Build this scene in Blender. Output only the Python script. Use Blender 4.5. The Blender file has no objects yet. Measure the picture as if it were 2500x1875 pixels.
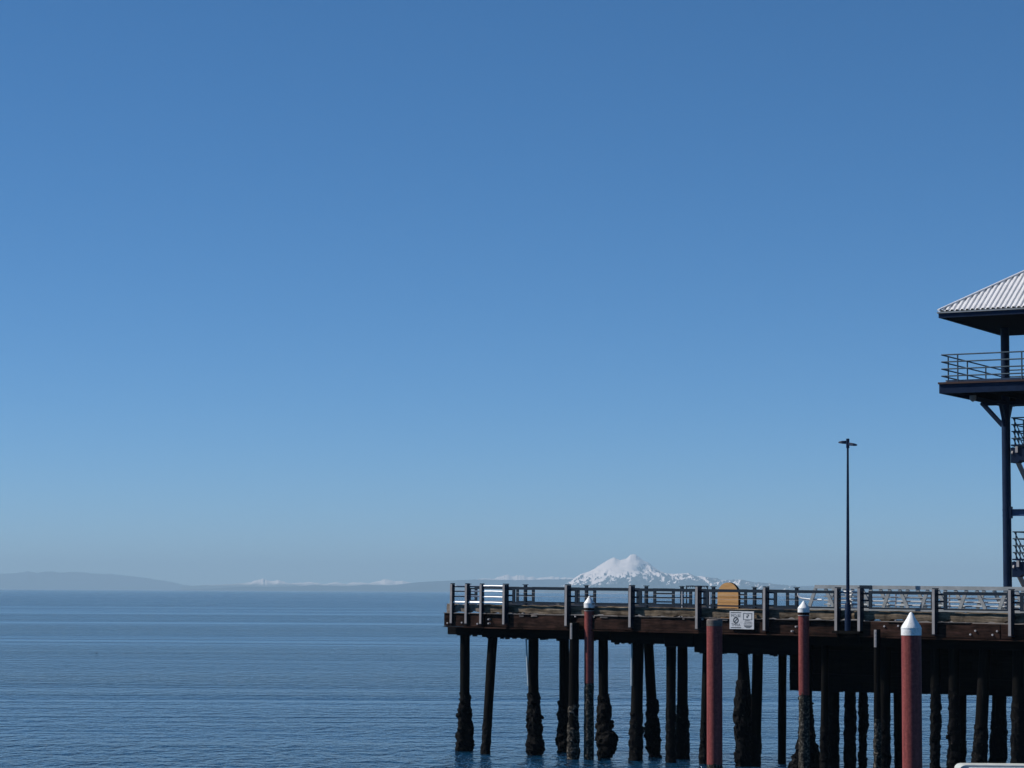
import bpy, bmesh, math, random
from mathutils import Vector, Matrix, Euler, noise

random.seed(11)
sc = bpy.context.scene
COL = sc.collection
R = math.radians

# ------------------------------------------------------------------ camera
F = 6140.0                      # focal length in photo pixels (2500 wide)
CAMZ = 6.3
cam_d = bpy.data.cameras.new('camera')
cam = bpy.data.objects.new('camera', cam_d)
COL.objects.link(cam)
sc.camera = cam
cam_d.sensor_width = 36.0
cam_d.lens = 36.0 * F / 2500.0
cam_d.clip_start = 0.5
cam_d.clip_end = 200000.0
PITCH = math.atan(506.5 / F)
ROLL = 0.0052
CM = (Euler((math.pi / 2 + PITCH, 0, 0)).to_matrix() @ Matrix.Rotation(ROLL, 3, 'Z'))
cam.location = (0, 0, CAMZ)
cam.rotation_euler = CM.to_euler()
CO = Vector((0, 0, CAMZ))


def ray(px, py):
    return (CM @ Vector(((px - 1250.0) / F, (937.5 - py) / F, -1.0))).normalized()


def at(px, py, Y):
    d = ray(px, py)
    return CO + d * (Y / d.y)


# ------------------------------------------------------------------ pier frame
TH = R(37.8)
A = Vector((-2.6, 100.0, 0.0))
TILT = 0.006
PDIR = Vector((math.cos(TH), -math.sin(TH), 0))
PIN = Vector((math.sin(TH), math.cos(TH), 0))


def sz(px, py, w):
    """photo pixel -> (s, z) in the pier frame on the vertical plane w metres behind the pier front"""
    d = ray(px, py)
    t = ((A - CO).dot(PIN) + w) / d.dot(PIN)
    p = CO + d * t
    s = (p - A).dot(PDIR)
    return s, p.z + TILT * s


def P(s, w, z):
    return A + PDIR * s + PIN * w + Vector((0, 0, z - TILT * s))


# ------------------------------------------------------------------ materials
def new_mat(name):
    m = bpy.data.materials.new(name)
    m.use_nodes = True
    nt = m.node_tree
    return m, nt, nt.nodes['Principled BSDF']


def ramp(nt, fac, stops):
    r = nt.nodes.new('ShaderNodeValToRGB')
    el = r.color_ramp.elements
    el[0].position, el[0].color = stops[0][0], (*stops[0][1], 1)
    el[1].position, el[1].color = stops[-1][0], (*stops[-1][1], 1)
    for p, c in stops[1:-1]:
        e = el.new(p)
        e.color = (*c, 1)
    nt.links.new(fac, r.inputs[0])
    return r.outputs[0]


def tex(nt, scale, noise_scale=1.0, detail=6.0, rough=0.6, dist=0.0):
    tc = nt.nodes.new('ShaderNodeTexCoord')
    mp = nt.nodes.new('ShaderNodeMapping')
    mp.inputs['Scale'].default_value = scale
    nt.links.new(tc.outputs['Object'], mp.inputs[0])
    n = nt.nodes.new('ShaderNodeTexNoise')
    n.inputs['Scale'].default_value = noise_scale
    n.inputs['Detail'].default_value = detail
    n.inputs['Roughness'].default_value = rough
    n.inputs['Distortion'].default_value = dist
    nt.links.new(mp.outputs[0], n.inputs['Vector'])
    return n.outputs['Fac']


def bump(nt, b, h, strength, dist=0.02):
    bn = nt.nodes.new('ShaderNodeBump')
    bn.inputs['Strength'].default_value = strength
    bn.inputs['Distance'].default_value = dist
    nt.links.new(h, bn.inputs['Height'])
    nt.links.new(bn.outputs[0], b.inputs['Normal'])


def mixc(nt, fac, a, b, mode='MIX'):
    m = nt.nodes.new('ShaderNodeMix')
    m.data_type = 'RGBA'
    m.blend_type = mode
    if isinstance(fac, float):
        m.inputs[0].default_value = fac
    else:
        nt.links.new(fac, m.inputs[0])
    nt.links.new(a, m.inputs[6])
    nt.links.new(b, m.inputs[7])
    return m.outputs[2]


def mottled(name, stops, scale=(1, 1, 1), ns=3.0, rough=0.7, metal=0.0, bmp=0.15, detail=7.0, stops2=None, scale2=(1, 1, 1), ns2=1.0, spec=0.4):
    m, nt, b = new_mat(name)
    f = tex(nt, scale, ns, detail)
    c = ramp(nt, f, stops)
    if stops2:
        c = mixc(nt, 1.0, c, ramp(nt, tex(nt, scale2, ns2, 4.0), stops2), 'MULTIPLY')
    nt.links.new(c, b.inputs['Base Color'])
    b.inputs['Roughness'].default_value = rough
    b.inputs['Metallic'].default_value = metal
    b.inputs['Specular IOR Level'].default_value = spec
    if bmp:
        bump(nt, b, f, bmp)
    return m


STAIN = [(0.32, (0.32, 0.29, 0.27)), (0.48, (0.85, 0.83, 0.80)), (0.66, (1.35, 1.27, 1.18))]
M = {}
M['curb'] = mottled('weathered_timber', [(0.28, (0.03, 0.023, 0.017)), (0.45, (0.12, 0.095, 0.068)), (0.6, (0.20, 0.163, 0.122)), (0.78, (0.32, 0.27, 0.21))],
                    (0.7, 7, 9), 1.6, 0.95, bmp=0.8, stops2=STAIN, ns2=2.2, spec=0.1)
M['lit_kerb'] = mottled('sunlit_kerb_timber', [(0.3, (0.07, 0.055, 0.045)), (0.5, (0.19, 0.155, 0.125)), (0.7, (0.33, 0.28, 0.24))],
                         (3, 3, 3), 2.0, 0.9, bmp=0.7)
M['beam'] = mottled('dark_red_timber', [(0.28, (0.008, 0.006, 0.005)), (0.5, (0.030, 0.016, 0.0125)), (0.75, (0.066, 0.036, 0.029))],
                    (0.8, 5, 6), 1.8, 0.9, bmp=0.7, stops2=STAIN, ns2=1.4, spec=0.08)
M['ledge'] = mottled('grey_timber_lip', [(0.3, (0.06, 0.05, 0.045)), (0.6, (0.17, 0.145, 0.13))], (0.8, 4, 4), 2.2, 0.9, bmp=0.5)
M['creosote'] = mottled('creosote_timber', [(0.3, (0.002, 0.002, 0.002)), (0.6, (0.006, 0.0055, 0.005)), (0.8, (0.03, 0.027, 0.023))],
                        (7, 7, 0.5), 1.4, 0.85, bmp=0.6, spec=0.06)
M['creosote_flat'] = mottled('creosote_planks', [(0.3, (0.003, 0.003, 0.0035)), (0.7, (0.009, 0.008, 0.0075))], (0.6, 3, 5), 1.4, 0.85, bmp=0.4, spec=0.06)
M['mussel'] = mottled('mussel_shells', [(0.4, (0.002, 0.002, 0.003)), (0.6, (0.005, 0.005, 0.005)), (0.70, (0.022, 0.02, 0.017)), (0.80, (0.14, 0.125, 0.10))],
                      (1, 1, 1), 9.0, 0.8, bmp=0.9, spec=0.08)
M['barnacle'] = mottled('barnacle_crust', [(0.36, (0.008, 0.007, 0.0065)), (0.53, (0.042, 0.038, 0.031)), (0.68, (0.20, 0.18, 0.15))],
                        (1, 1, 1), 11.0, 0.9, bmp=1.0, spec=0.1)
M['galv'] = mottled('galvanised_steel', [(0.3, (0.24, 0.225, 0.22)), (0.7, (0.36, 0.34, 0.335))], (2, 2, 1), 4.0, 0.6, metal=0.0, bmp=0.05)
M['dark_steel'] = mottled('dark_paint_and_web_shade', [(0.3, (0.006, 0.015, 0.027)), (0.7, (0.013, 0.026, 0.042))], (1, 1, 1), 3.0, 0.55, bmp=0.05, spec=0.2)
M['pipe'] = mottled('dull_pipe', [(0.3, (0.27, 0.30, 0.32)), (0.7, (0.42, 0.45, 0.47))], (1, 1, 1), 3.0, 0.5, bmp=0.03)
M['alu'] = mottled('bright_aluminium_pipe', [(0.3, (0.62, 0.64, 0.66)), (0.7, (0.8, 0.82, 0.84))], (1, 1, 1), 3.0, 0.35, metal=0.2, bmp=0.03)
M['gangway'] = mottled('dull_aluminium', [(0.3, (0.23, 0.25, 0.255)), (0.7, (0.36, 0.38, 0.385))], (1, 1, 2), 2.2, 0.55, metal=0.0, bmp=0.05)
M['deck'] = mottled('deck_planks', [(0.3, (0.10, 0.085, 0.07)), (0.7, (0.2, 0.175, 0.15))], (0.6, 8, 4), 2.0, 0.9, bmp=0.4)
M['white'] = mottled('white_fibreglass', [(0.3, (0.66, 0.66, 0.63)), (0.5, (0.82, 0.82, 0.80)), (0.7, (0.86, 0.86, 0.84))], (4, 4, 0.8), 3.0, 0.45, bmp=0.04, stops2=[(0.32, (0.72, 0.72, 0.68)), (0.45, (1, 1, 1)), (0.8, (1, 1, 1))], ns2=6.0)
M['navy'] = mottled('navy_paint', [(0.3, (0.005, 0.013, 0.036)), (0.7, (0.010, 0.025, 0.062))], (1, 1, 1), 3.0, 0.5, bmp=0.04, spec=0.15)
M['navy_blue'] = mottled('blue_beam_paint', [(0.3, (0.025, 0.06, 0.14)), (0.7, (0.04, 0.085, 0.18))], (1, 1, 1), 3.0, 0.45, bmp=0.04)
M['soffit'] = mottled('dark_soffit', [(0.3, (0.006, 0.006, 0.008)), (0.7, (0.012, 0.012, 0.014))], (6, 1, 1), 2.0, 0.9, bmp=0.1, spec=0.1)
M['tower_rail'] = mottled('blue_grey_rail', [(0.3, (0.035, 0.07, 0.10)), (0.7, (0.065, 0.11, 0.145))], (1, 1, 1), 3.0, 0.5, bmp=0.03)
M['roof'] = mottled('galvanised_roofing', [(0.3, (0.66, 0.65, 0.64)), (0.6, (0.78, 0.77, 0.76)), (0.8, (0.83, 0.82, 0.81))], (1, 1, 1), 2.0, 0.5, bmp=0.03)
M['red_brown'] = mottled('brown_deck_edge', [(0.3, (0.045, 0.022, 0.02)), (0.7, (0.085, 0.045, 0.038))], (0.6, 4, 4), 2.0, 0.8, bmp=0.3)
M['concrete'] = mottled('pale_stringer', [(0.3, (0.35, 0.33, 0.33)), (0.7, (0.5, 0.48, 0.48))], (1, 1, 1), 3.0, 0.8, bmp=0.1)
M['yellow_wood'] = mottled('yellow_boards', [(0.3, (0.42, 0.205, 0.065)), (0.5, (0.55, 0.295, 0.105)), (0.7, (0.63, 0.37, 0.15))], (0.8, 3, 7), 2.4, 0.7, bmp=0.2)
M['sign'] = mottled('sign_face', [(0.3, (0.45, 0.46, 0.47)), (0.5, (0.60, 0.61, 0.62)), (0.7, (0.68, 0.69, 0.70))], (1, 1, 1), 6.0, 0.5, bmp=0.03)
M['ink'] = mottled('sign_ink', [(0.3, (0.02, 0.03, 0.04)), (0.7, (0.05, 0.065, 0.08))], (1, 1, 1), 8.0, 0.6, bmp=0)
M['grey_ink'] = mottled('faded_sign_ink', [(0.3, (0.11, 0.13, 0.15)), (0.7, (0.17, 0.19, 0.21))], (1, 1, 1), 8.0, 0.6, bmp=0)
M['float'] = mottled('pale_dock_shell', [(0.3, (0.42, 0.45, 0.43)), (0.7, (0.60, 0.62, 0.60))], (1, 1, 1), 3.0, 0.6, bmp=0.1)
M['bird'] = mottled('dark_feathers', [(0.3, (0.01, 0.01, 0.012)), (0.7, (0.03, 0.03, 0.032))], (1, 1, 1), 20.0, 0.7, bmp=0)
M['pale_pipe'] = mottled('pale_plastic_pipe', [(0.3, (0.42, 0.47, 0.45)), (0.7, (0.62, 0.66, 0.63))], (1, 1, 1), 3.0, 0.5, bmp=0)


def red_pile_mat():
    m, nt, b = new_mat('red_pile_coating')
    c = ramp(nt, tex(nt, (1, 1, 1), 14.0, 8.0, 0.7), [(0.3, (0.14, 0.026, 0.023)), (0.5, (0.225, 0.046, 0.040)), (0.72, (0.31, 0.085, 0.072))])
    st = ramp(nt, tex(nt, (6, 6, 0.35), 1.5, 5.0), [(0.3, (0.66, 0.62, 0.6)), (0.55, (1, 1, 1)), (0.8, (1.2, 1.25, 1.25))])
    nt.links.new(mixc(nt, 1.0, c, st, 'MULTIPLY'), b.inputs['Base Color'])
    b.inputs['Roughness'].default_value = 0.62
    b.inputs['Specular IOR Level'].default_value = 0.3
    bump(nt, b, tex(nt, (1, 1, 1), 30.0, 4.0), 0.12, 0.01)
    return m


M['red'] = red_pile_mat()


# ------------------------------------------------------------------ mesh builder
class MB:
    def __init__(self):
        self.bm = bmesh.new()

    def quad(self, vs):
        try:
            self.bm.faces.new(vs)
        except ValueError:
            pass

    def box(self, x0, x1, y0, y1, z0, z1, bev=0.0, jit=0.0):
        vs = []
        for x in (x0, x1):
            for y in (y0, y1):
                for z in (z0, z1):
                    j = Vector((random.uniform(-jit, jit), random.uniform(-jit, jit), random.uniform(-jit, jit)))
                    vs.append(self.bm.verts.new(Vector((x, y, z)) + j))
        fs = [(0, 1, 3, 2), (4, 6, 7, 5), (0, 4, 5, 1), (2, 3, 7, 6), (0, 2, 6, 4), (1, 5, 7, 3)]
        faces = [self.bm.faces.new([vs[i] for i in f]) for f in fs]
        if bev:
            eds = list({e for f in faces for e in f.edges})
            bmesh.ops.bevel(self.bm, geom=eds, offset=bev, segments=1, affect='EDGES')

    def bar(self, p0, p1, w, h, up=Vector((0, 0, 1))):
        p0, p1 = Vector(p0), Vector(p1)
        d = (p1 - p0).normalized()
        s = d.cross(up)
        if s.length < 1e-4:
            s = d.cross(Vector((0, 1, 0)))
        s.normalize()
        u = s.cross(d)
        vs = []
        for p in (p0, p1):
            for a, b in ((-1, -1), (1, -1), (1, 1), (-1, 1)):
                vs.append(self.bm.verts.new(p + s * (a * w / 2) + u * (b * h / 2)))
        for i in range(4):
            j = (i + 1) % 4
            self.bm.faces.new((vs[i], vs[j], vs[4 + j], vs[4 + i]))
        self.bm.faces.new(vs[3::-1])
        self.bm.faces.new(vs[4:])

    def tube(self, pts, rad, seg=12, cap=True, wob=None):
        """pts: path; rad: number or list; wob(point, angle) -> radius factor"""
        pts = [Vector(p) for p in pts]
        if not isinstance(rad, (list, tuple)):
            rad = [rad] * len(pts)
        rings = []
        for i, p in enumerate(pts):
            d = (pts[min(i + 1, len(pts) - 1)] - pts[max(i - 1, 0)]).normalized()
            ref = Vector((1, 0, 0)) if abs(d.z) > 0.6 else Vector((0, 0, 1))
            s = d.cross(ref).normalized()
            u = s.cross(d)
            ring = []
            for k in range(seg):
                a = 2 * math.pi * k / seg
                q = s * math.cos(a) + u * math.sin(a)
                f = wob(p + q * rad[i], a) if wob else 1.0
                ring.append(self.bm.verts.new(p + q * rad[i] * f))
            rings.append(ring)
        for r0, r1 in zip(rings, rings[1:]):
            for k in range(seg):
                j = (k + 1) % seg
                self.bm.faces.new((r0[k], r0[j], r1[j], r1[k]))
        if cap:
            self.bm.faces.new(rings[0][::-1])
            self.bm.faces.new(rings[-1])

    def prism(self, outline, y0, y1):
        """outline: (x, z) loop extruded along y"""
        a = [self.bm.verts.new((x, y0, z)) for x, z in outline]
        b = [self.bm.verts.new((x, y1, z)) for x, z in outline]
        n = len(a)
        self.bm.faces.new(a)
        self.bm.faces.new(b[::-1])
        for i in range(n):
            j = (i + 1) % n
            self.bm.faces.new((a[j], a[i], b[i], b[j]))

    def blob(self, c, r, sub=1, squash=(1, 1, 1)):
        res = bmesh.ops.create_icosphere(self.bm, subdivisions=sub, radius=1.0)
        rot = Euler((random.uniform(0, 6), random.uniform(0, 6), random.uniform(0, 6))).to_matrix()
        for v in res['verts']:
            q = Vector((v.co.x * squash[0], v.co.y * squash[1], v.co.z * squash[2]))
            v.co = Vector(c) + (rot @ q) * r * random.uniform(0.85, 1.15)

    def build(self, name, mat, parent=None, smooth=False):
        bmesh.ops.recalc_face_normals(self.bm, faces=self.bm.faces[:])
        me = bpy.data.meshes.new(name)
        self.bm.to_mesh(me)
        self.bm.free()
        me.materials.append(mat)
        if smooth:
            for p in me.polygons:
                p.use_smooth = True
            me.set_sharp_from_angle(angle=R(38))
        o = bpy.data.objects.new(name, me)
        COL.objects.link(o)
        if parent:
            o.parent = parent
        return o


def empty(name, loc, rot=(0, 0, 0)):
    o = bpy.data.objects.new(name, None)
    o.empty_display_size = 0.2
    o.location = loc
    o.rotation_euler = rot
    COL.objects.link(o)
    return o


def tag(o, label=None, cat=None, group=None, kind=None):
    if label:
        o['label'] = label
    if cat:
        o['category'] = cat
    if group:
        o['group'] = group
    if kind:
        o['kind'] = kind
    return o


def pier_empty(name, s=0.0, w=0.0, z=0.0):
    return empty(name, P(s, w, z), (0, TILT, -TH))


# ------------------------------------------------------------------ PIER
pier = tag(pier_empty('pier'), 'long dark timber pier standing on shell-covered piles over the water', 'pier')

Z_POST1, Z_POST0 = 6.58, 5.05
Z_CURB1, Z_CURB0 = 5.80, 5.47
Z_BEAM1, Z_BEAM0 = 5.43, 4.93
S_END = 31.0

# deck surfaces
m = MB()
m.box(0.05, 17.0, 0.0, 3.8, 5.18, 5.38)
m.box(17.003, S_END + 4, 0.0, 22.0, 5.18, 5.38)
m.build('deck', M['deck'], pier)

POSTS_PX = [1094, 1130, 1166, 1226, 1378, 1534, 1697, 1862, 2037, 2093, 2275, 2461]
POSTS = [sz(px + 1, 1480, -0.3)[0] for px in POSTS_PX]
last = POSTS[-1]
POSTS += [last + 2.95, last + 5.9]

# kerb timbers along the edge
cur = 0.02
edges = [0.02] + POSTS[1:3] + [POSTS[3]] + POSTS[4:8] + [POSTS[9]] + POSTS[10:]
for i in range(len(edges) - 1):
    a, b = edges[i] + 0.03, edges[i + 1] - 0.015
    m = MB()
    n = max(3, int((b - a) / 0.12))
    jag = 0.0
    y0 = -0.02 + random.uniform(-0.02, 0.015)
    rows = []
    for k in range(n + 1):
        s = a + (b - a) * k / n
        top = Z_CURB1 + 0.035 * noise.noise(Vector((s * 2.3, i, 0))) - (0.02 if random.random() < 0.15 else 0)
        if k % 3 == 0 or random.random() < 0.25:
            jag = random.choice((0, 0, 0.015, 0.03, 0.055))
        bot = Z_CURB0 + jag + 0.03 * noise.noise(Vector((s * 3.1, i, 7)))
        fr = y0 + 0.02 * noise.noise(Vector((s * 2.0, i, 3)))
        rows.append([m.bm.verts.new((s, fr, bot)), m.bm.verts.new((s, fr - 0.012, (top + bot) / 2)), m.bm.verts.new((s, fr, top - 0.03)),
                     m.bm.verts.new((s, fr + 0.035, top)), m.bm.verts.new((s, fr + 0.30, top + 0.005)), m.bm.verts.new((s, fr + 0.31, bot))])
    for r0, r1 in zip(rows, rows[1:]):
        for k in range(6):
            j = (k + 1) % 6
            m.bm.faces.new((r0[k], r0[j], r1[j], r1[k]))
    m.bm.faces.new(rows[0])
    m.bm.faces.new(rows[-1][::-1])
    m.build('kerb_timber', M['lit_kerb'] if i < 2 else M['curb'], pier)  # first two timbers have their brighter sunlight put into a paler colour

# pale weathered kerb on the far edge
M['grey_kerb'] = mottled('sun_bleached_timber', [(0.3, (0.17, 0.165, 0.165)), (0.5, (0.29, 0.285, 0.285)), (0.7, (0.38, 0.375, 0.375))], (0.8, 4, 5), 1.8, 0.95, bmp=0.6, spec=0.1)
for i in range(6):
    a, b = 0.2 + 2.8 * i, 2.97 + 2.8 * i
    m = MB()
    n = 16
    prev = None
    for k in range(n + 1):
        s = a + (b - a) * k / n
        top = 5.885 + 0.05 * noise.noise(Vector((s * 1.3, 3, 5))) - (0.05 if k in (0, n) else 0)
        row = [m.bm.verts.new(q) for q in ((s, 3.42, 5.39), (s, 3.42, top - 0.02), (s, 3.45, top), (s, 3.75, top), (s, 3.75, 5.39))]
        if prev:
            for j in range(5):
                m.bm.faces.new((prev[j], prev[(j + 1) % 5], row[(j + 1) % 5], row[j]))
        else:
            m.bm.faces.new(row)
        prev = row
    m.bm.faces.new(prev[::-1])
    m.build('kerb_timber', M['grey_kerb'], pier)

# fascia beams, one per bay, with ragged lips
bays = [0.0, 2.0, 3.3, 6.05, 9.1, 12.05, 14.95, 17.9, 21.0, 24.2, 27.4, 30.6]
for i in range(len(bays) - 1):
    a, b = bays[i] + 0.006, bays[i + 1] - 0.006
    m = MB()
    off = random.uniform(-0.02, 0.02)
    if i in (1, 6):
        off = 0.07
    m.box(a, b, -0.10 + off, 0.16, Z_BEAM0 + random.uniform(-0.01, 0.01), Z_BEAM1, 0.012)
    m.build('fascia_beam', M['beam'], pier)
s = 0.0
while s < S_END - 0.4:
    ln = random.uniform(0.25, 1.3)
    m = MB()
    got = random.random() < 0.86
    if got:
        pr = random.uniform(0.12, 0.17)
        m.box(s, s + ln - 0.012, -pr, 0.1, Z_BEAM1 + 0.004, Z_BEAM1 + random.uniform(0.022, 0.036), 0, 0.006)
    if random.random() < 0.3:
        m.box(s + 0.06, s + ln * 0.45, -0.14, -0.06, Z_BEAM1 - random.uniform(0.05, 0.09), Z_BEAM1 - 0.004, 0, 0.012)
        got = True
    if got:
        m.build('lip_plank', M['ledge'], pier)
    s += ln
s = 0.0
while s < S_END - 0.6:
    ln = random.uniform(0.9, 2.6)
    m = MB()
    m.box(s, s + ln - 0.02, -random.uniform(0.15, 0.2), 0.08, Z_BEAM0 - 0.055, Z_BEAM0 - 0.014, 0, 0.008)
    m.build('lip_plank', M['beam'], pier)
    s += ln

# stringers below, in the shade of the overhang, stepping deeper towards the shore
for a, b, zb, y0 in [(-0.15, 1.55, 4.59, 0.30), (1.57, 7.75, 4.52, 0.33), (7.77, 10.2, 4.44, 0.36), (10.22, 11.5, 4.36, 0.36), (11.52, 16.2, 4.17, 0.40)]:
    m = MB()
    m.box(a, b, y0, y0 + 0.3, zb, Z_BEAM0 - 0.02, 0.01)
    for k in range(int((b - a) / 0.35)):
        sx = random.uniform(a, b - 0.2)
        m.box(sx, sx + random.uniform(0.04, 0.16), y0 + 0.02, y0 + 0.2, zb - random.uniform(0.02, 0.07), zb + 0.02, 0, 0.01)
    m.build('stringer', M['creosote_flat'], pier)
m = MB()
m.box(0.1, 16.0, 3.2, 3.5, 4.5, 5.17, 0.01)
m.build('stringer', M['creosote_flat'], pier)

# big timber bulkhead under the shoreward part
m = MB()
s0 = sz(1927, 1640, 1.4)[0]
x = s0
k = 0
while x < S_END + 4:
    wdt = random.uniform(0.24, 0.34)
    zb = 2.86 + 0.012 * (x - s0) + random.uniform(-0.012, 0.012)
    m.box(x, x + wdt - 0.008, 1.4 + random.uniform(-0.015, 0.015), 1.55, zb, 5.17)
    x += wdt
m.build('bulkhead', M['creosote_flat'], pier)
m = MB()
for zz in (3.25, 4.1):
    m.box(s0 + 0.1, S_END + 4, 1.2, 1.38, zz, zz + 0.26, 0.012)
m.build('waler', M['creosote_flat'], pier)
m = MB()
for zz in (4.55,):
    m.box(16.3, S_END + 4, 0.45, 0.72, zz, Z_BEAM0 - 0.02, 0.012)
m.build('stringer', M['creosote_flat'], pier)
# the wide landward platform under the tower: edge beam
m = MB()
m.box(16.72, 16.99, 3.82, 22.0, 4.7, 5.4, 0.01)
m.box(17.0, S_END + 4, 21.9, 22.2, 4.7, 5.4, 0.01)
m.build('edge_beam', M['beam'], pier)
# joists under the deck, shading the water side
m = MB()
for k in range(11):
    m.box(0.4 + 1.5 * k, 0.65 + 1.5 * k, 0.63, 3.2, 4.75, 5.17)
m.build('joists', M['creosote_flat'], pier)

# bolts on the beams
for px, py in [(1092, 1521), (1127, 1520), (1165, 1523), (1192, 1512), (1192, 1522), (1942, 1530), (1932, 1541), (2158, 1529), (2192, 1528),
               (2380, 1540), (2368, 1549), (2433, 1541), (2422, 1550), (1404, 1505), (1714, 1512)]:
    s, z = sz(px, py, -0.11)
    m = MB()
    m.tube([(s, -0.16, z), (s, -0.02, z)], [0.032, 0.032], 8)
    m.build('bolt', M['concrete'], pier)


# ------------------------------------------------------------------ piles under the pier
def growth(parent, path, prof, seed, mat, name, nblob=90, bs=0.055, amp=1.0):
    """lumpy shell crust; prof = [(t, radius, lateral shift)] along path (two points)"""
    p0, p1 = Vector(path[0]), Vector(path[1])
    m = MB()
    n = 34
    pts, rad = [], []
    for i in range(n + 1):
        t = i / n
        for (ta, ra, da), (tb, rb, db) in zip(prof, prof[1:]):
            if ta <= t <= tb:
                f = (t - ta) / (tb - ta) if tb > ta else 0
                r, dx = ra + (rb - ra) * f, da + (db - da) * f
                break
        pts.append(p0.lerp(p1, t) + Vector((dx, 0, 0)))
        rad.append(r)
    off = Vector((seed * 3.7, seed * 1.3, 0))

    def wob(p, a):
        return 1 + amp * (0.26 * noise.noise(p * 4.0 + off) + 0.20 * noise.noise(p * 11 + off) + 0.10 * noise.noise(p * 25 + off))
    m.tube(pts, rad, 26, True, wob)
    for k in range(nblob):
        i = random.randrange(2, n)
        a = random.uniform(0, 6.283)
        r = rad[i] * random.uniform(0.75, 0.98)
        c = pts[i] + Vector((math.cos(a) * r, math.sin(a) * r, random.uniform(-0.03, 0.03)))
        m.blob(c, bs * random.uniform(0.45, 1.0), 1, (1, 0.7, 0.6))
    if amp > 1:
        for k in range(9):                                   # a few bigger clumps hanging off
            i = random.randrange(int(n * 0.35), int(n * 0.88))
            a = random.uniform(0, 6.283)
            c = pts[i] + Vector((math.cos(a), math.sin(a), 0)) * rad[i] * 0.85
            br = random.uniform(0.07, 0.14) * min(1.2, rad[i] / 0.22)
            for q in range(7):
                m.blob(c + Vector((random.uniform(-0.5, 0.5) * br, random.uniform(-0.5, 0.5) * br, random.uniform(-0.8, 0.8) * br)), br * random.uniform(0.5, 0.8), 1, (1, 0.8, 0.7))
    m.build(name, mat, parent)


def pile(pxt, pyt, pxb, pyb, wpx, w, wb=None, gro=None, wpx_b=None, seed=0, parent=None, name='pile', mat=None, nb=110):
    wb = w if wb is None else wb
    s0, z0 = sz(pxt, pyt, w)
    s1, z1 = sz(pxb, pyb, wb)
    top, bot = Vector((s0, w, z0)), Vector((s1, wb, z1))
    d = bot - top
    bot = top + d * ((top.z + 2.2) / (top.z - bot.z))      # to 2.2 m under water
    dist = (P(s0, w, 0)).length
    r0 = wpx / 2 / F * dist
    r1 = (wpx_b or wpx) / 2 / F * dist
    m = MB()
    n = 26
    off = Vector((seed * 2.1, seed, 0))

    def wob(p, a):
        return 1 + 0.05 * noise.noise(Vector((p.x * 3, p.y * 3, p.z * 0.9)) + off) + 0.03 * noise.noise(p * 5 + off)
    m.tube([top.lerp(bot, i / n) for i in range(n + 1)], [r0 + (r1 - r0) * min(1, i / n * 1.4) for i in range(n + 1)], 18, True, wob)
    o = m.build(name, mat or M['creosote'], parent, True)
    if gro:
        z_hi = sz(pxt, gro[0], w)[1]
        ta = (top.z - z_hi) / (top.z - bot.z)
        tb = (top.z + 0.25) / (top.z - bot.z)
        pr = [(t, r1 * r, dx * dist / F) for t, r, dx in gro[1]]
        plain = gro[1] is G_THIN or gro[1] is G_SOFT
        growth(o, (top.lerp(bot, ta), top.lerp(bot, tb)), pr, seed, M['mussel'], 'mussel_clump', 35 if plain else nb, 0.06 if plain else 0.08, 0.75 if plain else 1.25)
    return o


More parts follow.
